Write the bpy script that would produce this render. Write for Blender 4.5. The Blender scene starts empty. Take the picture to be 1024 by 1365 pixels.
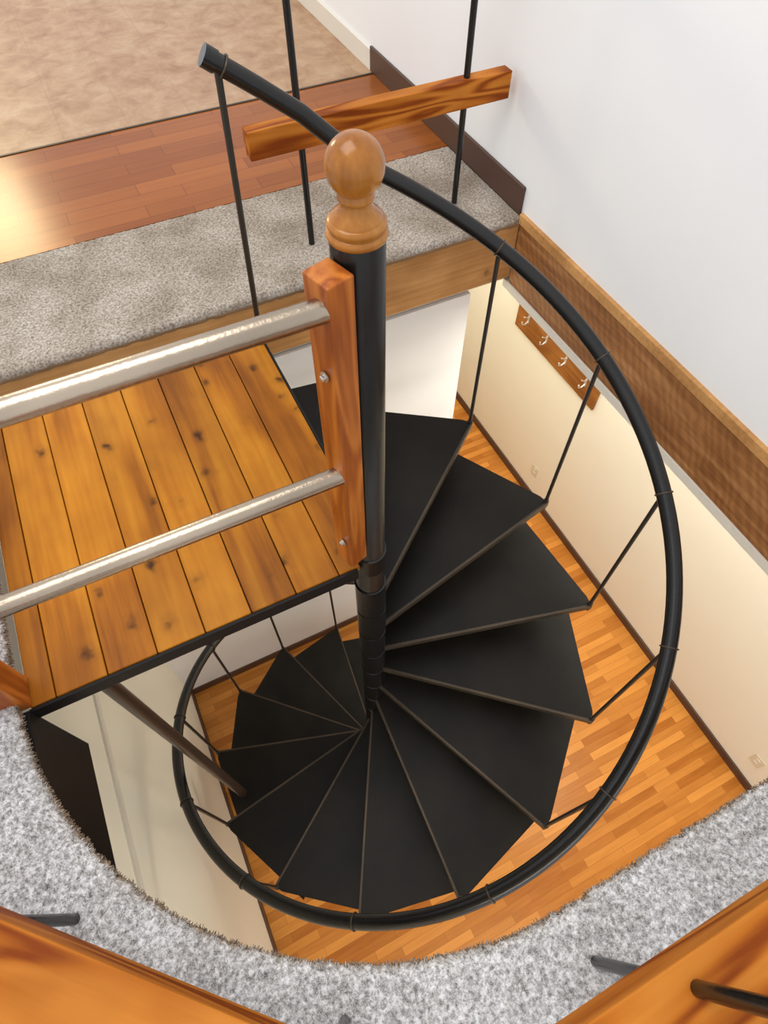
import bpy, math, random
from mathutils import Vector, Matrix, noise
random.seed(4)
S=bpy.context.scene
COL=S.collection
pi=math.pi
# ------------------------------------------------------------------ materials
def newmat(name):
    m=bpy.data.materials.new(name);m.use_nodes=True
    nt=m.node_tree;b=nt.nodes['Principled BSDF'];return m,nt,b
def N(nt,t,**k):
    n=nt.nodes.new(t)
    for a,v in k.items():
        if a in('operation','blend_type','data_type','wave_type','bands_direction','rings_direction','feature','noise_dimensions'): setattr(n,a,v)
        else: n.inputs[a].default_value=v
    return n
def L(nt,a,b): nt.links.new(a,b)
def ramp(nt,fac,stops):
    r=nt.nodes.new('ShaderNodeValToRGB');e=r.color_ramp.elements
    while len(e)<len(stops): e.new(.5)
    for i,(p,c) in enumerate(stops):
        e[i].position=p;e[i].color=(c[0],c[1],c[2],1)
    L(nt,fac,r.inputs[0]);return r.outputs[0]
def mix(nt,f,a,b,mode='MIX'):
    m=nt.nodes.new('ShaderNodeMix');m.data_type='RGBA';m.blend_type=mode
    for s,v in ((m.inputs[0],f),(m.inputs[6],a),(m.inputs[7],b)):
        if hasattr(v,'links'): L(nt,v,s)
        elif isinstance(v,(int,float)): s.default_value=v
        else: s.default_value=(v[0],v[1],v[2],1)
    return m.outputs[2]
def plain(name,col,rough=.5,metal=0,bump=0,bscale=200,var=0,spec=.5):
    m,nt,b=newmat(name)
    tc=N(nt,'ShaderNodeTexCoord')
    n=N(nt,'ShaderNodeTexNoise',Scale=bscale if bump else 6.0,Detail=4.0);L(nt,tc.outputs['Object'],n.inputs['Vector'])
    n2=N(nt,'ShaderNodeTexNoise',Scale=3.0,Detail=3.0);L(nt,tc.outputs['Object'],n2.inputs['Vector'])
    v=var
    c=ramp(nt,n2.outputs[0],[(.3,[x*(1-v) for x in col]),(.7,[min(1,x*(1+v)) for x in col])])
    L(nt,c,b.inputs['Base Color']);b.inputs['Roughness'].default_value=rough;b.inputs['Metallic'].default_value=metal
    b.inputs['Specular IOR Level'].default_value=spec
    if bump:
        bp=N(nt,'ShaderNodeBump',Strength=bump,Distance=.002);L(nt,n.outputs[0],bp.inputs['Height']);L(nt,bp.outputs[0],b.inputs['Normal'])
    return m
def wood(name,dark,mid,light,axis='X',rough=.3,scale=1.0,knots=0,rings=5.0,island=.0,coat=.0,amp=.35,spec=.35,finew=.45,ksize=1.0,saw=0):
    m,nt,b=newmat(name)
    tc=N(nt,'ShaderNodeTexCoord')
    vec=tc.outputs['Object']
    geo=N(nt,'ShaderNodeNewGeometry')
    if island:
        mu=N(nt,'ShaderNodeMath',operation='MULTIPLY');L(nt,geo.outputs['Random Per Island'],mu.inputs[0]);mu.inputs[1].default_value=17.
        cb=N(nt,'ShaderNodeCombineXYZ')
        for i in range(3): L(nt,mu.outputs[0],cb.inputs[i])
        va=N(nt,'ShaderNodeVectorMath',operation='ADD');L(nt,vec,va.inputs[0]);L(nt,cb.outputs[0],va.inputs[1]);vec=va.outputs[0]
    mp=N(nt,'ShaderNodeMapping');L(nt,vec,mp.inputs[0])
    s=[1,1,1];s['XYZ'.index(axis)]=.13;mp.inputs['Scale'].default_value=[q*scale for q in s]
    big=N(nt,'ShaderNodeTexNoise',Scale=5.0,Detail=2.0,Distortion=.6);L(nt,mp.outputs[0],big.inputs['Vector'])
    mm=N(nt,'ShaderNodeMath',operation='MULTIPLY');L(nt,big.outputs[0],mm.inputs[0]);mm.inputs[1].default_value=rings*6
    sn=N(nt,'ShaderNodeMath',operation='SINE');L(nt,mm.outputs[0],sn.inputs[0])
    ma=N(nt,'ShaderNodeMath',operation='MULTIPLY_ADD');L(nt,sn.outputs[0],ma.inputs[0]);ma.inputs[1].default_value=amp;ma.inputs[2].default_value=.5
    fine=N(nt,'ShaderNodeTexNoise',Scale=60.0,Detail=4.0);
    mp2=N(nt,'ShaderNodeMapping');L(nt,vec,mp2.inputs[0]);s2=[1,1,1];s2['XYZ'.index(axis)]=.06;mp2.inputs['Scale'].default_value=[q*scale for q in s2];L(nt,mp2.outputs[0],fine.inputs['Vector'])
    f=N(nt,'ShaderNodeMix');L(nt,ma.outputs[0],f.inputs[2]);L(nt,fine.outputs[0],f.inputs[3]);f.inputs[0].default_value=finew
    c=ramp(nt,f.outputs[0],[(.22,dark),(.5,mid),(.78,light)])
    blo=N(nt,'ShaderNodeTexNoise',Scale=4.0,Detail=3.0);L(nt,vec,blo.inputs['Vector'])
    c=mix(nt,1.0,c,ramp(nt,blo.outputs[0],[(.3,(.78,.72,.66)),(.65,(1.08,1.08,1.08))]),'MULTIPLY')
    if saw:
        mp4=N(nt,'ShaderNodeMapping');L(nt,vec,mp4.inputs[0]);mp4.inputs['Rotation'].default_value=(math.radians(35),0,0)
        wv=N(nt,'ShaderNodeTexWave',Scale=9.0,Distortion=7.0,Detail=3.0);wv.bands_direction='Y';L(nt,mp4.outputs[0],wv.inputs['Vector'])
        c=mix(nt,1.0,c,ramp(nt,wv.outputs[0],[(.2,(1-saw,)*3),(.8,(1+saw*.6,)*3)]),'MULTIPLY')
    if knots:
        mp3=N(nt,'ShaderNodeMapping');L(nt,vec,mp3.inputs[0]);s3=[1,1,1];s3['XYZ'.index(axis)]=.75;mp3.inputs['Scale'].default_value=s3
        nd=N(nt,'ShaderNodeTexNoise',Scale=25.0);L(nt,vec,nd.inputs['Vector'])
        vm=N(nt,'ShaderNodeMix');vm.data_type='VECTOR';vm.inputs[0].default_value=.035;L(nt,mp3.outputs[0],vm.inputs[4]);L(nt,nd.outputs['Color'],vm.inputs[5])
        vo=N(nt,'ShaderNodeTexVoronoi',Scale=float(knots));L(nt,vm.outputs[1],vo.inputs['Vector'])
        k=ramp(nt,vo.outputs['Distance'],[(.05*ksize,(.95,.95,.95)),(.11*ksize,(.6,.6,.6)),(.19*ksize,(.14,.14,.14)),(.34*ksize,(0,0,0))])
        c=mix(nt,k,c,[q*.2 for q in dark])
    if island:
        k=ramp(nt,geo.outputs['Random Per Island'],[(0,(1-island,)*3),(1,(1+island,)*3)])
        c=mix(nt,1.0,c,k,'MULTIPLY')
    L(nt,c,b.inputs['Base Color']);b.inputs['Roughness'].default_value=rough
    b.inputs['Specular IOR Level'].default_value=spec
    b.inputs['Coat Weight'].default_value=coat;b.inputs['Coat Roughness'].default_value=.15
    bp=N(nt,'ShaderNodeBump',Strength=.15,Distance=.002);L(nt,f.outputs[0],bp.inputs['Height']);L(nt,bp.outputs[0],b.inputs['Normal'])
    return m
def strips(name,c1,c2,mortar,w=.45,h=.07,rough=.3,msize=.0016,spec=.5,bw_=.6):
    m,nt,b=newmat(name)
    tc=N(nt,'ShaderNodeTexCoord')
    br=N(nt,'ShaderNodeTexBrick');br.offset=.37;br.offset_frequency=2
    L(nt,tc.outputs['Object'],br.inputs['Vector'])
    br.inputs['Color1'].default_value=(0,0,0,1);br.inputs['Color2'].default_value=(1,1,1,1);br.inputs['Mortar'].default_value=(.5,.5,.5,1)
    br.inputs['Scale'].default_value=1;br.inputs['Mortar Size'].default_value=msize;br.inputs['Brick Width'].default_value=w;br.inputs['Row Height'].default_value=h
    mp=N(nt,'ShaderNodeMapping');L(nt,tc.outputs['Object'],mp.inputs[0]);mp.inputs['Scale'].default_value=(.1,1,1)
    fn=N(nt,'ShaderNodeTexNoise',Scale=45.0,Detail=5.0);L(nt,mp.outputs[0],fn.inputs['Vector'])
    bw=N(nt,'ShaderNodeRGBToBW');L(nt,br.outputs['Color'],bw.inputs[0])
    f=N(nt,'ShaderNodeMix');f.inputs[0].default_value=1-bw_;L(nt,bw.outputs[0],f.inputs[2]);L(nt,fn.outputs[0],f.inputs[3])
    c=ramp(nt,f.outputs[0],[(.15,c1),(.85,c2)])
    c=mix(nt,br.outputs['Fac'],c,mortar)
    L(nt,c,b.inputs['Base Color']);b.inputs['Roughness'].default_value=rough;b.inputs['Specular IOR Level'].default_value=spec
    return m
M={}
M['black']=plain('black_painted_steel',(.008,.0075,.007),.26,0,.25,60,.2,.4)
M['tread']=plain('dark_tread_plate',(.0075,.0058,.004),.42,0,.3,350,.6,.2)
M['treadedge']=plain('worn_tread_edge',(.06,.043,.028),.45,.5,.2,90,.3)
M['baluster']=plain('black_baluster_steel',(.02,.016,.012),.4,0)
M['steel']=plain('galvanised_pipe',(.42,.34,.26),.27,1,.3,120,.28)
M['bolt']=plain('zinc_bolt',(.6,.58,.54),.3,1)
M['deck']=wood('knotty_pine_deck',(.20,.055,.002),(.38,.128,.005),(.50,.20,.012),'Y',.42,1.0,10,3,.18,amp=.28,spec=.18,ksize=.95)
M['post']=wood('red_fir_post',(.26,.055,.006),(.42,.115,.013),(.56,.19,.03),'Z',.35,1.6,0,7)
M['beam']=wood('fir_rail_beam',(.22,.045,.004),(.42,.125,.012),(.52,.185,.026),'X',.5,1.3,4,9,amp=.42,ksize=.6,spec=.1,finew=.35)
M['fascia']=wood('pine_fascia',(.36,.17,.055),(.52,.27,.095),(.62,.36,.15),'X',.6,1.0,5,3,amp=.12,finew=.6,ksize=.5,spec=.2)
M['ledger']=wood('brown_wall_board',(.19,.075,.024),(.33,.145,.05),(.46,.24,.10),'Y',.5,1.0,3,5,amp=.26,finew=.6,spec=.2,saw=.12,ksize=.5)
M['rack']=wood('brown_rack_board',(.17,.06,.010),(.28,.105,.02),(.38,.155,.035),'Y',.4,1.5,0,5,amp=.2)
M['knob']=wood('turned_maple',(.23,.075,.009),(.35,.13,.018),(.44,.19,.035),'Z',.22,2,0,2,coat=.25,spec=.25)
M['basebrown']=plain('brown_vinyl_base',(.075,.035,.022),.45)
M['basecream']=plain('cream_base',(.72,.68,.60),.5)
M['wallup']=plain('white_wall_paint',(.84,.85,.86),.7,0,.25,40,.01)
M['walllow']=plain('cream_wall_paint',(.81,.775,.655),.7,0,.2,40,.01)
M['wallback']=plain('white_lower_wall_paint',(.80,.80,.79),.7,0,.2,40,.01)
M['door']=plain('cream_door_paint',(.79,.75,.65),.5)
M['plastic']=plain('ivory_plastic',(.68,.62,.47),.4)
M['hook']=plain('pale_metal_hook',(.62,.58,.52),.35,.6)
M['floor']=strips('strip_oak_floor',(.36,.11,.010),(.68,.285,.055),(.28,.09,.014),.46,.056,.3,.0009,.3,.58)
M['lam']=strips('red_laminate_floor',(.22,.055,.006),(.35,.105,.016),(.12,.03,.006),.5,.09,.24,.0012,.25,.5)
M['subfloor']=plain('carpet_backing',(.30,.19,.10),.9,0,.8,300,.3)
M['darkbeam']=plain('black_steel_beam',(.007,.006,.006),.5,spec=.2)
# tile
m,nt,b=newmat('mottled_vinyl_tile');tc=N(nt,'ShaderNodeTexCoord')
n1=N(nt,'ShaderNodeTexNoise',Scale=7.0,Detail=9.0,Roughness=.7,Distortion=.5);L(nt,tc.outputs['Object'],n1.inputs['Vector'])
c=ramp(nt,n1.outputs[0],[(.32,(.29,.155,.085)),(.5,(.40,.245,.145)),(.68,(.48,.33,.21))])
br=N(nt,'ShaderNodeTexBrick');br.offset=0;L(nt,tc.outputs['Object'],br.inputs['Vector'])
br.inputs['Scale'].default_value=1;br.inputs['Mortar Size'].default_value=.003;br.inputs['Brick Width'].default_value=.305;br.inputs['Row Height'].default_value=.305
mo=N(nt,'ShaderNodeMath',operation='MULTIPLY');L(nt,br.outputs['Fac'],mo.inputs[0]);mo.inputs[1].default_value=.35
c=mix(nt,mo.outputs[0],c,(.28,.16,.10));L(nt,c,b.inputs['Base Color']);b.inputs['Roughness'].default_value=.4;b.inputs['Specular IOR Level'].default_value=.25;M['tile']=m
# carpet
def carpetmat(name,a,bb,cc,d,sc=115.0,lipz=None):
    m,nt,b=newmat(name);tc=N(nt,'ShaderNodeTexCoord')
    n1=N(nt,'ShaderNodeTexNoise',Scale=sc,Detail=4.0,Roughness=.75);L(nt,tc.outputs['Object'],n1.inputs['Vector'])
    n2=N(nt,'ShaderNodeTexNoise',Scale=5.0,Detail=3.0);L(nt,tc.outputs['Object'],n2.inputs['Vector'])
    c=ramp(nt,n1.outputs[0],[(.34,a),(.48,bb),(.62,cc)])
    c2=ramp(nt,n2.outputs[0],[(.35,d),(.65,(1.05,1.05,1.05))]);c=mix(nt,1.0,c,c2,'MULTIPLY')
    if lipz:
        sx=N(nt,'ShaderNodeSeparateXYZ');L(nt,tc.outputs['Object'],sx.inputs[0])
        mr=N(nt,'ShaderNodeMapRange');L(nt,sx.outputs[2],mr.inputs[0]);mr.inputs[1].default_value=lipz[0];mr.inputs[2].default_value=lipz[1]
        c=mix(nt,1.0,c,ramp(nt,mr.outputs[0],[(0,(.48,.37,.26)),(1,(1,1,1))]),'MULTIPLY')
    L(nt,c,b.inputs['Base Color']);b.inputs['Roughness'].default_value=.95;b.inputs['Specular IOR Level'].default_value=.1
    bp=N(nt,'ShaderNodeBump',Strength=.6,Distance=.006);L(nt,n1.outputs[0],bp.inputs['Height']);L(nt,bp.outputs[0],b.inputs['Normal']);return m
M['carpet']=carpetmat('loop_carpet_cool_light',(.26,.24,.23),(.60,.59,.585),(.90,.90,.92),(.86,.84,.82),105.0,(.004,.020))  # cool, brighter light put into the near carpet's colour
M['carpetfar']=carpetmat('loop_carpet_warm_light',(.17,.135,.10),(.37,.32,.27),(.56,.51,.45),(.72,.68,.63))  # same carpet, with the warmer light at the far side put into its colour
# ------------------------------------------------------------------ geometry helpers
def wloc(o):
    v=Vector((0,0,0))
    while o: v+=o.location;o=o.parent
    return v
def mk(name,verts,faces,mat,parent=None,smooth=False,bevel=0,center=True,recalc=True):
    verts=[Vector(v) for v in verts]
    lo=Vector([min(v[i] for v in verts) for i in range(3)]);hi=Vector([max(v[i] for v in verts) for i in range(3)])
    c=(lo+hi)/2 if center else Vector((0,0,0))
    me=bpy.data.meshes.new(name);me.from_pydata([v-c for v in verts],[],faces);me.update()
    if recalc:
        import bmesh
        bm=bmesh.new();bm.from_mesh(me);bmesh.ops.recalc_face_normals(bm,faces=bm.faces);bm.to_mesh(me);bm.free()
    o=bpy.data.objects.new(name,me);COL.objects.link(o)
    mats=mat if isinstance(mat,list) else [mat]
    for q in mats: me.materials.append(q)
    if parent: o.parent=parent;o.location=c-wloc(parent)
    else: o.location=c
    if smooth:
        for p in me.polygons:p.use_smooth=True
    if bevel:
        bv=o.modifiers.new('bevel','BEVEL');bv.width=bevel;bv.segments=2;bv.limit_method='ANGLE'
    return o
def boxvf(x0,x1,y0,y1,z0,z1,off=0):
    v=[(x0,y0,z0),(x1,y0,z0),(x1,y1,z0),(x0,y1,z0),(x0,y0,z1),(x1,y0,z1),(x1,y1,z1),(x0,y1,z1)]
    f=[(0,3,2,1),(4,5,6,7),(0,1,5,4),(1,2,6,5),(2,3,7,6),(3,0,4,7)]
    return v,[tuple(i+off for i in q) for q in f]
def box(name,x0,x1,y0,y1,z0,z1,mat,parent=None,bevel=0):
    v,f=boxvf(x0,x1,y0,y1,z0,z1);return mk(name,v,f,mat,parent,bevel=bevel)
def boxes(name,bl,mat,parent=None,bevel=0,extra=None):
    V=[];F=[]
    for q in bl:
        v,f=boxvf(*q,off=len(V));V+=v;F+=f
    if extra:
        for poly,z0,z1 in extra:
            o=len(V);n=len(poly)
            V+=[(p[0],p[1],z0) for p in poly]+[(p[0],p[1],z1) for p in poly]
            F.append(tuple(o+i for i in range(n)));F.append(tuple(o+n+i for i in range(n)))
            F+=[(o+i,o+(i+1)%n,o+n+(i+1)%n,o+n+i) for i in range(n)]
    return mk(name,V,F,mat,parent,bevel=bevel)
def tubevf(pts,r,seg=14,cap=True,off=0):
    pts=[Vector(p) for p in pts];V=[];F=[]
    rs=r if isinstance(r,list) else [r]*len(pts)
    up=None
    for i,p in enumerate(pts):
        t=(pts[min(i+1,len(pts)-1)]-pts[max(i-1,0)]).normalized()
        if up is None:
            up=Vector((0,0,1)) if abs(t.z)<.9 else Vector((1,0,0))
        a=t.cross(up).normalized();bb=a.cross(t).normalized();up=bb
        for k in range(seg):
            an=2*pi*k/seg;V.append(p+(a*math.cos(an)+bb*math.sin(an))*rs[i])
    for i in range(len(pts)-1):
        for k in range(seg):
            F.append((off+i*seg+k,off+i*seg+(k+1)%seg,off+(i+1)*seg+(k+1)%seg,off+(i+1)*seg+k))
    if cap:
        F.append(tuple(off+k for k in range(seg)));F.append(tuple(off+(len(pts)-1)*seg+k for k in range(seg)))
    return V,F
def smoothang(o,ang=40):
    me=o.data
    for p in me.polygons:p.use_smooth=True
    try: me.set_sharp_from_angle(angle=math.radians(ang))
    except Exception: pass
def tube(name,pts,r,mat,parent=None,seg=16):
    v,f=tubevf(pts,r,seg);o=mk(name,v,f,mat,parent);smoothang(o);return o
def lathe(name,prof,c,mat,parent=None,seg=40,ang=35):
    V=[];F=[]
    for (r,z) in prof:
        for k in range(seg):
            a=2*pi*k/seg;V.append((c[0]+r*math.cos(a),c[1]+r*math.sin(a),c[2]+z))
    for i in range(len(prof)-1):
        for k in range(seg):F.append((i*seg+k,i*seg+(k+1)%seg,(i+1)*seg+(k+1)%seg,(i+1)*seg+k))
    F.append(tuple(range(seg)));F.append(tuple((len(prof)-1)*seg+k for k in range(seg)))
    o=mk(name,V,F,mat,parent);smoothang(o,ang);return o
def empty(name,loc,label,cat,group=None):
    e=bpy.data.objects.new(name,None);COL.objects.link(e);e.location=loc;e['label']=label;e['category']=cat
    if group:e['group']=group
    return e
def struct(o,label=None,cat=None):
    o['kind']='structure'
    if label:o['label']=label
    if cat:o['category']=cat
    return o
ZC=3.455; ZP=3.40; XW=1.26; YF=1.145; XR=2.405; XL=-1.09
# ------------------------------------------------------------------ room shell
struct(box('floor',-3.2,XR+.12,-3.6,4.6,-.1,0,M['floor']),'glossy orange strip wood floor of the lower storey','floor')
struct(box('wall_east',XW,XW+1.3,-3.6,5.2,ZC,6.6,M['wallup']),'smooth white painted wall of the upper storey','wall')
struct(box('wall_north',XL-.12,1.06,YF+.012,YF+.14,0,3.12,M['wallback']),'pale white wall below the landing','wall')
struct(box('wall_west',XL-.12,XL,-3.6,YF+.012,0,3.08,M['walllow']),'pale cream wall beside the stairs','wall')
o=struct(box('wall_east',XR,XR+.12,-3.6,4.6,0,3.12,M['walllow']),'cream lower hallway wall','wall')
struct(box('wall_north',1.06,XR,4.48,4.6,0,3.12,M['walllow']),'cream end wall of the lower hallway','wall')
struct(box('wall_west',.94,1.06,YF+.14,4.48,0,3.12,M['walllow']),'cream hallway side wall','wall')
struct(box('ceiling',-3.2,XR,YF+.03,4.6,3.125,3.40,M['walllow']),'ceiling over the lower hallway','ceiling')
struct(box('ceiling',XW+.03,XR+.12,-3.6,YF+.03,3.125,ZC,M['walllow']),'ceiling over the lower hallway','ceiling')
struct(box('ceiling',-3.2,XW+.03,-3.6,-1.12,3.125,3.40,M['walllow']),'ceiling below the carpeted floor','ceiling')
struct(box('trim_1',XW-.006,XW+.03,-3.6,YF,3.128,ZC+.004,M['ledger'],bevel=.004),'brown rough sawn wooden board along the wall at floor level','wall trim')
struct(box('trim_7',XW-.018,XW+.03,-3.6,YF,ZC-.03,ZC+.012,M['fascia'],bevel=.003),'thin tan wooden cap strip above the brown board','wall trim')
struct(box('trim_2',-3.2,XW-.006,YF,YF+.03,3.155,ZC-.012,M['fascia'],bevel=.003),'rough pine fascia board under the carpet edge','fascia board')
struct(box('trim_3',XW-.012,XW+.03,-3.6,YF+.03,3.09,3.128,M['basecream']),'thin cream trim under the brown board','wall trim')
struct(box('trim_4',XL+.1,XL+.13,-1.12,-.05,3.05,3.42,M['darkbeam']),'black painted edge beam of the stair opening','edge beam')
struct(box('trim_5',XL,XL+.01,-3.6,YF,2.43,2.47,M['basecream']),'thin cream picture rail','wall trim')
struct(box('baseboard_east',XW-.014,XW,YF+.01,2.62,ZC,ZC+.115,M['basebrown'],bevel=.003),'dark brown baseboard on the white wall','baseboard')
struct(box('baseboard_east',XW-.014,XW,2.62,5.2,ZC,ZC+.10,M['basecream'],bevel=.003),'cream baseboard beside the tiled floor','baseboard')
struct(box('baseboard_east',XR-.014,XR,-3.6,3.12,0,.09,M['basebrown'],bevel=.003),'dark brown baseboard of the lower hallway','baseboard')
struct(box('baseboard_north',XL,1.06,YF,YF+.012,0,.09,M['basebrown']),'dark brown baseboard below the landing','baseboard')
struct(box('baseboard_west',XL,XL+.012,-3.6,YF,0,.09,M['basebrown']),'dark brown baseboard beside the stairs','baseboard')
struct(box('floor',-3.2,XW,1.77,2.585,3.40,ZC,M['lam']),'reddish brown laminate floor strip','floor')
struct(box('floor',-3.2,XW,2.585,5.2,3.40,ZC+.001,M['tile']),'mottled beige brown tile floor','floor')
struct(box('trim_6',-3.2,XW-.014,2.578,2.592,ZC,ZC+.004,M['treadedge'],bevel=.001),'thin metal transition strip between tile and laminate','floor trim')
d=struct(empty('door_1',(XR,3.65,0),'cream panelled door in the lower hallway','door'))
box('door_leaf',XR-.03,XR-.005,3.22,4.02,.01,2.05,M['door'],d,.004)
boxes('door_panel',[(XR-.036,XR-.028,3.32+i*.33,3.59+i*.33,z0,z1) for i in range(2) for z0,z1 in((.2,.95),(1.1,1.95))],M['door'],d,.004)
boxes('door_frame',[(XR-.045,XR-.002,3.13,3.21,0,2.13),(XR-.045,XR-.002,4.03,4.11,0,2.13),(XR-.045,XR-.002,3.13,4.11,2.06,2.14)],M['basecream'],d,.004)
o=lathe('door_knob',[(.012,0),(.012,.03),(.028,.04),(.03,.055),(.02,.068),(.002,.07)],(0,0,0),M['bolt'],d,20)
o.rotation_euler=(0,-pi/2,0);o.location=(-.07,-.37,1.03)
# ------------------------------------------------------------------ carpets
def carpet(name,path,outs,prof,label,mat,a1,a2,hair):
    V=[];F=[];n=len(prof);W=[]
    for i,(p,o) in enumerate(zip(path,outs)):
        for j,(s,z) in enumerate(prof):
            x=p[0]+o[0]*s;y=p[1]+o[1]*s;a=0
            if s<.75:
                a=noise.noise(Vector((x*70,y*70,z*60)))*a1+noise.noise(Vector((x*130,y*130,z*90+3)))*a2
            w=noise.noise(Vector((x*38,y*38,7)))*.003 if s<.02 else 0
            V.append((x-o[0]*(a+w)*(1 if s<.02 else 0),y-o[1]*(a+w)*(1 if s<.02 else 0),ZC+z+a))
            W.append(1.0 if (s<.52 and j>0 and x>-1.35) else 0.0)
    for i in range(len(path)-1):
        for j in range(n-1):F.append((i*n+j,i*n+j+1,(i+1)*n+j+1,(i+1)*n+j))
    o=mk(name,V,F,[mat,M['subfloor']],None,smooth=True);o['kind']='stuff';o['label']=label;o['category']='carpet'
    up=sum(p.normal.z for p in o.data.polygons)
    if up<0: o.data.flip_normals()
    q=0
    for i in range(len(path)-1):
        for j in range(n-1):
            if j<3:o.data.polygons[q].material_index=1
            q+=1
    if hair:
        g=o.vertex_groups.new(name='pile')
        on=[i for i,w in enumerate(W) if w>0];g.add(on,1.0,'REPLACE')
        ps=o.modifiers.new('pile','PARTICLE_SYSTEM').particle_system
        st_=ps.settings;st_.type='HAIR';st_.count=hair;st_.hair_step=3
        st_.use_advanced_hair=True
        st_.hair_length=.005
        st_.normal_factor=.0010;st_.factor_random=.0013
        st_.root_radius=1.0;st_.tip_radius=.85;st_.radius_scale=.0018
        st_.use_modifier_stack=False
        st_.distribution='RAND'
        ps.vertex_group_density='pile'
        st_.material=1
    return o
lip=[(.012,-.05),(.004,-.046),(0,-.036),(-.004,-.026),(-.003,-.016),(.0,-.008),(.005,-.003),(.011,0)]
prof=list(lip);s=.017
while s<.5: prof.append((s,0));s+=.007
while s<2.2: prof.append((s,0));s+=.12
prof.append((2.2,0))
path=[];outs=[]
RC=.982
y=1.12
while y>0: path.append((-RC,y));outs.append((-1,0));y-=.008 if y<.35 else .03
k=0
while k<=220:
    a=pi+pi/2*k/220;path.append((RC*math.cos(a),RC*math.sin(a)));outs.append((math.cos(a),math.sin(a)));k+=1
x=.006
while x<1.255: path.append((x,-RC));outs.append((0,-1));x+=.007
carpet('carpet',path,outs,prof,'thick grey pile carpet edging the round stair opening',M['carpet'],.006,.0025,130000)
prof2=list(lip);s=.017
while s<.61: prof2.append((s,0));s+=.0075
prof2.append((.625,0))
path=[];outs=[];x=-1.35
path.append((-3.2,YF-.004));outs.append((0,1))
while x<1.246: path.append((x,YF-.004));outs.append((0,1));x+=.0075
carpet('carpet',path,outs,prof2,'blotchy carpet strip, toned beige for warmer light, in front of the laminate floor',M['carpetfar'],.003,.002,0)
# ------------------------------------------------------------------ spiral staircase
st=empty('spiral_staircase',(0,0,0),'black steel spiral staircase with curved handrail and turned wooden finial','staircase')
R=.921;ST=.2;DA=math.radians(26.23);A0=math.radians(38.27)
pole=lathe('center_pole',[(.045,0),(.045,4.405),(.043,4.41)],(0,0,0),M['black'],st)
lathe('pole_collar',[(.0455,0),(.0505,.002),(.0505,.085),(.0455,.087)],(0,0,3.325),M['black'],st)
zt=4.405
lathe('newel_finial',[(.0445,0),(.0475,.002),(.0495,.008),(.0480,.014),(.0435,.0165),(.0435,.0185),(.0465,.021),(.0470,.026),(.0445,.0305),(.0405,.032),(.0400,.034),(.0375,.038),(.030,.044),(.025,.051),(.0232,.057),(.0235,.060),(.0275,.062),(.0285,.065),(.0275,.068)]+
 [(.0435*math.cos(t),.109+.0435*math.sin(t)) for t in [math.radians(q) for q in range(-54,90,6)]]+[(.001,.1525)],(0,0,zt),M['knob'],st,48,50)
def tread_mesh():
    t=.004;span=DA+math.radians(7)
    V=[];F=[]
    pb=Vector((R*math.cos(span),R*math.sin(span)));dirb=pb.normalized();nb=Vector((-dirb.y,dirb.x))
    ib=dirb*.05+nb*.045
    ic=Vector((-.005,.048))
    out=[(.035,-.012),(R+.006,-.012),(R+.004,.03),(pb.x,pb.y),(ib.x,ib.y),(ic.x,ic.y)]
    n=len(out)
    for z in (0,-t):
        for p in out:V.append((p[0],p[1],z))
    F.append(tuple(range(n)));F.append(tuple(range(2*n-1,n-1,-1)))
    for i in range(n):F.append((i,(i+1)%n,(i+1)%n+n,i+n))
    def lip(p,q,th,h):
        p=Vector((p[0],p[1],0));q=Vector((q[0],q[1],0));d=(q-p).normalized();nn=Vector((-d.y,d.x,0))*th
        o=len(V)
        for z in (-t,-h):
            for w in (p,q,q+nn,p+nn):V.append((w.x,w.y,z))
        F.extend([(o,o+1,o+2,o+3),(o+7,o+6,o+5,o+4)]+[(o+i,o+(i+1)%4,o+(i+1)%4+4,o+i+4) for i in range(4)])
    lip(out[2],out[3],.004,.035);lip(out[3],out[4],.004,.035)
    return V,F
v,f=tread_mesh()
def place(o,k,z):
    o.rotation_euler=(0,0,A0-DA*k);o.location=(0,0,z)
tr0=mk('tread',v,f,M['tread'],st,center=False)
v,f=boxvf(.04,R+.010,-.016,-.010,-.03,.0015)
v2,f2=boxvf(.04,R+.010,-.016,-.006,.0,.0025,off=8)
no0=mk('nosing',v+v2,f+f2,M['treadedge'],tr0,center=False);bv=no0.modifiers.new('b','BEVEL');bv.width=.001
V=[];F=[];seg=32
for (r,z) in [(.0455,0),(.0505,-.001),(.0505,-.19),(.0455,-.191)]:
    for q in range(seg):V.append((r*math.cos(2*pi*q/seg),r*math.sin(2*pi*q/seg),z))
for i in range(3):
    for q in range(seg):F.append((i*seg+q,i*seg+(q+1)%seg,(i+1)*seg+(q+1)%seg,(i+1)*seg+q))
hu0=mk('hub',V,F,M['black'],tr0,center=False);smoothang(hu0,40)
place(tr0,0,3.0)
idx=[i for i in range(-1,15) if i!=0]
for i in idx:
    t=tr0.copy();COL.objects.link(t);place(t,i,3.0-ST*i)
    for c in (no0,hu0):
        q=c.copy();q.parent=t;COL.objects.link(q)
HH=.817
def rp(a,z):return (R*math.cos(a),R*math.sin(a),z)
pts=[]
def rz(k): return 3.0-ST*k+HH
n=14*12
for i in range(n+1):
    k=14.-(i/n)*14.9
    pts.append(rp(A0-DA*k,rz(k)))
pts+= [ (.335,.857,4.075),(.237,.889,4.165),(.14,.912,4.235),(.04,.93,4.305)]
tube('handrail',pts,.0235,M['black'],st,20)
e=Vector((.04,.93,4.305));dd=(e-Vector((.14,.912,4.235))).normalized()
tube('rail_cap',[e-dd*.004,e+dd*.028],.0265,M['black'],st,24)
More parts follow.
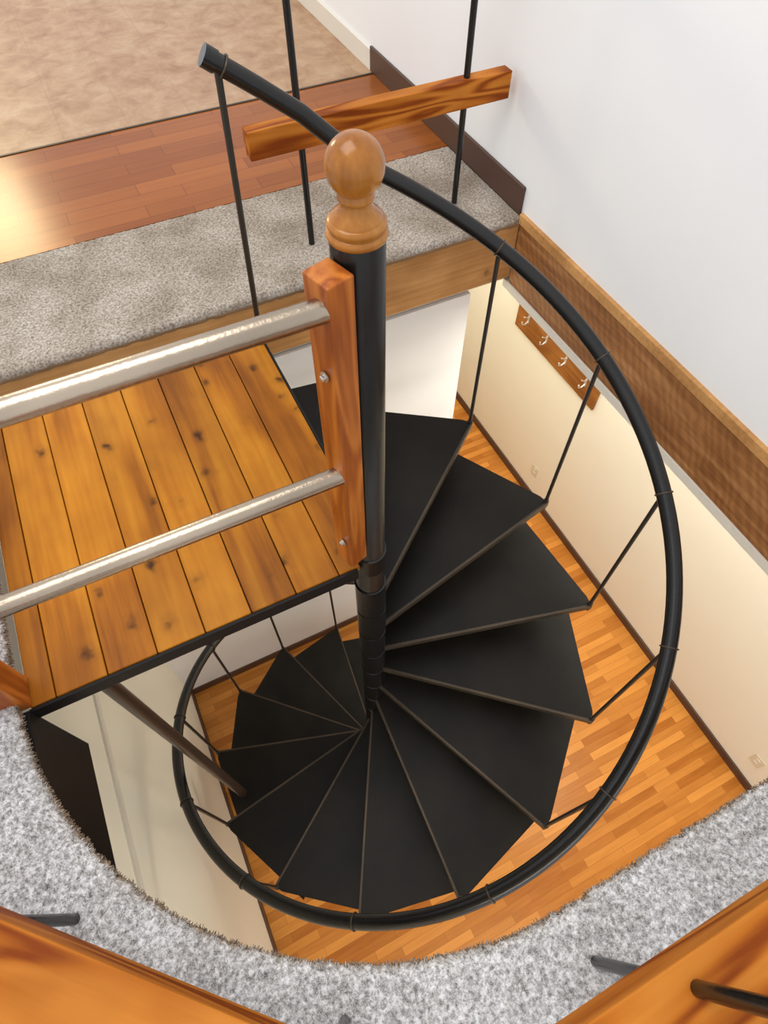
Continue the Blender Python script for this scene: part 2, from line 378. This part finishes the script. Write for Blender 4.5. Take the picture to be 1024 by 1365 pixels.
def clipvf(c,axis,r,t,off):
    axis=axis.normalized();u=axis.cross(Vector((0,0,1))).normalized();w=axis.cross(u)
    return tubevf([c+(u*math.cos(a)+w*math.sin(a))*r for a in [2*pi*i/16 for i in range(17)]],t,6,False,off)
for k in range(-1,15):
    a=A0-DA*k
    r=R+.004
    b0=Vector((r*math.cos(a)+.004*math.sin(a),r*math.sin(a)-.004*math.cos(a),3.0-ST*k-.03));b1=Vector((R*math.cos(a),R*math.sin(a),rz(k)-.02))
    bo=tube('baluster',[b0,b1],.0075,M['baluster'],st,12)
    ft=Vector((b0.x,b0.y,b0.z+.03))
    v,f=tubevf([ft-Vector((0,0,.045)),ft+Vector((0,0,.012))],.0105,12)
    mk('baluster_foot',v,f,M['baluster'],bo)
    tg=Vector((math.sin(a),-math.cos(a),-.2/(DA*R)*1.0));c=Vector((R*math.cos(a),R*math.sin(a),rz(k)))
    v,f=clipvf(c,tg,.0255,.0028,0);o=mk('rail_clip',v,f,M['treadedge'],bo);smoothang(o,60)
bo=tube('baluster',[(.015,.955,ZP+.0),(.045,.925,4.29)],.0095,M['baluster'],st,12)
v,f=clipvf(Vector((.06,.926,4.292)),dd,.0255,.003,0);o=mk('rail_clip',v,f,M['treadedge'],bo)
# ------------------------------------------------------------------ landing platform
lp=empty('landing_platform',(-.47,.46,ZP-.07),'square knotty pine plank landing on black steel frame','landing')
xs=[-.966,-.90]
while xs[-1]<.0: xs.append(min(xs[-1]+.1315,.022))
if xs[-1]-xs[-2]<.05: xs.pop(-2)
bl=[(a+.0014,bb-.0014,-.035,.955,ZP-.03,ZP) for a,bb in zip(xs[:-2],xs[1:-1])]
a=xs[-2]+.0014
dk=boxes('plank_deck',bl,M['deck'],lp,.003,extra=[([(a,-.035),(-.046,-.035),(-.046,.047),(.022,.047),(.022,.955),(a,.955)],ZP-.03,ZP)])
boxes('steel_frame_seam_sheet',[(-.968,-.056,-.045,-.037,ZP-.055,ZP-.004),(.024,.031,.06,.965,ZP-.06,ZP-.002),(-.968,.03,.957,.965,ZP-.06,ZP-.002),(-.968,-.06,-.037,-.0,ZP-.055,ZP-.034),(-.972,-.966,-.045,.965,ZP-.06,ZP-.034),(-.962,-.06,-.03,.95,ZP-.036,ZP-.031),(-.06,.02,.06,.95,ZP-.036,ZP-.031)],M['darkbeam'],lp)  # also holds dark sheets added to block light through the plank seams
tube('support_post',[(-.82,.02,0),(-.82,.02,ZP-.036)],.0235,plain('brown_post_paint',(.05,.03,.02),.35),lp,20)
# ------------------------------------------------------------------ landing guardrail
gr=empty('landing_guardrail',(-.5,-.045,ZP),'reddish wooden posts carrying two galvanised steel pipe rails','railing')
p1=box('wooden_post',-.094,-.040,-.067,-.005,3.485,4.385,M['post'],gr,.003)
p1.rotation_euler=(0,0,math.radians(17))
box('wooden_post',-1.035,-.957,-.036,.05,ZP,4.385,M['post'],gr,.003)
yr=-.052
for z in (4.333,3.889):
    tube('pipe_rail',[(-1.9,yr,z),(-.083,yr,z)],.021,M['steel'],gr,24)
for z in (4.19,3.60):
    o=lathe('bolt',[(.011,0),(.011,.002),(.0065,.0025),(.0065,.008),(.004,.010)],(0,0,0),M['bolt'],gr,12)
    o.rotation_euler=(0,-pi/2,math.radians(17));o.location=Vector((-.099,-.052,z))-gr.location
# ------------------------------------------------------------------ upper guard (far)
ug=empty('wooden_guardrail',(.71,1.35,ZC),'rough timber rail on black metal rods above carpet edge','railing')
b=box('timber_rail',.19,1.225,1.324,1.378,3.838,3.932,M['beam'],ug,.003)
box('timber_rail',-1.8,1.225,1.324,1.378,4.40,4.49,M['beam'],ug,.003)
for x in (.385,1.045):
    tube('metal_rod',[(x,1.352,ZC+.001),(x,1.352,4.41)],.012,M['black'],ug,14)
# near guard
ng=empty('wooden_guardrail',(-.5,-1.05,ZC),'orange timber rail on black rods around round stair opening','railing')
box('timber_rail',-.30,1.2,-1.195,-1.042,3.838,3.932,M['beam'],ng,.003)
c0=Vector((-.3486,-.804,0));nrm=Vector((-.687,-.727,0));dr=Vector((.727,-.687,0))
s0,s1=.178,.33;t0,t1=-1.0,.02
ln=t1-t0
v,f=boxvf(-ln/2,ln/2,-(s1-s0)/2,(s1-s0)/2,-.047,.047)
o=mk('timber_rail',v,f,M['beam'],ng,bevel=.003)
cc=c0+nrm*(s0+s1)/2+dr*(t0+t1)/2;cc.z=3.885
o.location=cc-ng.location;o.rotation_euler=(0,0,math.atan2(dr.y,dr.x))
for (x,y) in ((-.93,-.547),(-.497,-.942),(-.006,-1.078),(.53,-1.08)):
    tube('metal_rod',[(x,y,ZC+.001),(x,y,4.36)],.011,M['black'],ng,14)
# ------------------------------------------------------------------ coat rack
cr=empty('coat_hook_rack',(XR-.01,1.81,1.66),'brown wooden board with four pale metal coat hooks','coat rack')
box('rack_board',XR-.02,XR,1.285,2.33,1.54,1.79,M['rack'],cr,.003)
for i in range(4):
    y=1.43+.25*i;z=1.69
    x=XR-.02
    v,f=tubevf([(x,y,z+.03),(x-.03,y,z+.035),(x-.05,y,z+.05)],.005,8);v2,f2=tubevf([(x,y,z-.01),(x-.03,y,z-.03),(x-.055,y,z-.02),(x-.06,y,z+.005)],.006,8,True,len(v))
    v3,f3=boxvf(x-.004,x,y-.010,y+.010,z-.03,z+.045,off=len(v)+len(v2))
    o=mk('coat_hook',v+v2+v3,f+f2+f3,M['hook'],cr);smoothang(o,40)
for (y,z) in ((1.625,.36),(-1.195,.36)):
    ot=empty('wall_outlet',(XR,y,z),'ivory duplex outlet on cream wall above the baseboard','outlet','ivory wall outlets')
    box('cover_plate',XR-.006,XR-.001,y-.04,y+.04,z-.062,z+.062,M['plastic'],ot,.002)
    boxes('socket',[(XR-.009,XR-.005,y-.016,y+.016,z+q-.014,z+q+.014) for q in(-.022,.022)],M['basecream'],ot,.002)
# ------------------------------------------------------------------ camera
cd=bpy.data.cameras.new('camera');cam=bpy.data.objects.new('camera',cd);COL.objects.link(cam);S.camera=cam
p_,ro,phi=1.0045,.0037,.4582
def w(v):
    x,y,z=v;return Vector((x*math.cos(phi)+y*math.sin(phi),-x*math.sin(phi)+y*math.cos(phi),z))
Fv=w((0,math.cos(p_),-math.sin(p_)));Uv=w((0,math.sin(p_),math.cos(p_)));Rv=w((1,0,0))
R2=Rv*math.cos(ro)+Uv*math.sin(ro);U2=Uv*math.cos(ro)-Rv*math.sin(ro)
mt=Matrix((R2,U2,-Fv)).transposed().to_4x4();mt.translation=Vector((-.3486,-.804,4.985));cam.matrix_world=mt
cd.sensor_fit='VERTICAL';cd.sensor_height=36;cd.lens=824.6/1365*36;cd.clip_start=.02
# ------------------------------------------------------------------ light
wd=bpy.data.worlds.new('world');S.world=wd;wd.use_nodes=True
wd.node_tree.nodes['Background'].inputs[0].default_value=(.94,.965,1,1);wd.node_tree.nodes['Background'].inputs[1].default_value=1.1
def area(name,loc,tgt,sx,sy,e,col):
    l=bpy.data.lights.new(name,'AREA');l.shape='RECTANGLE';l.size=sx;l.size_y=sy;l.energy=e;l.color=col
    o=bpy.data.objects.new(name,l);COL.objects.link(o);o.location=loc
    o.rotation_euler=(Vector(tgt)-Vector(loc)).to_track_quat('-Z','Y').to_euler();return o
area('window_light',(-1.3,6.2,5.7),(-.6,0,3.4),.75,.9,55,(1,.80,.45))
area('overhead_fill_light',(-1.0,.5,7.6),(0,.5,3.4),2.4,2.4,85,(1,.98,.95))  # added overhead fill, no lamp fitting stands there
area('hall_fill_light',(1.75,.3,3.08),(1.75,.3,0),.8,2.5,50,(1,.97,.88))  # unseen warm fill, added under the lower ceiling
area('hall_fill_light',(.2,-2.0,3.08),(.2,-1.2,0),2.0,1.0,48,(1,.95,.85))  # unseen fill added for the near part of the lower floor
area('hall_fill_light',(1.7,3.0,3.08),(1.7,3.0,0),.8,1.2,25,(1,.97,.9))  # unseen fill added towards the far end of the hallway
S.view_settings.view_transform='Standard'
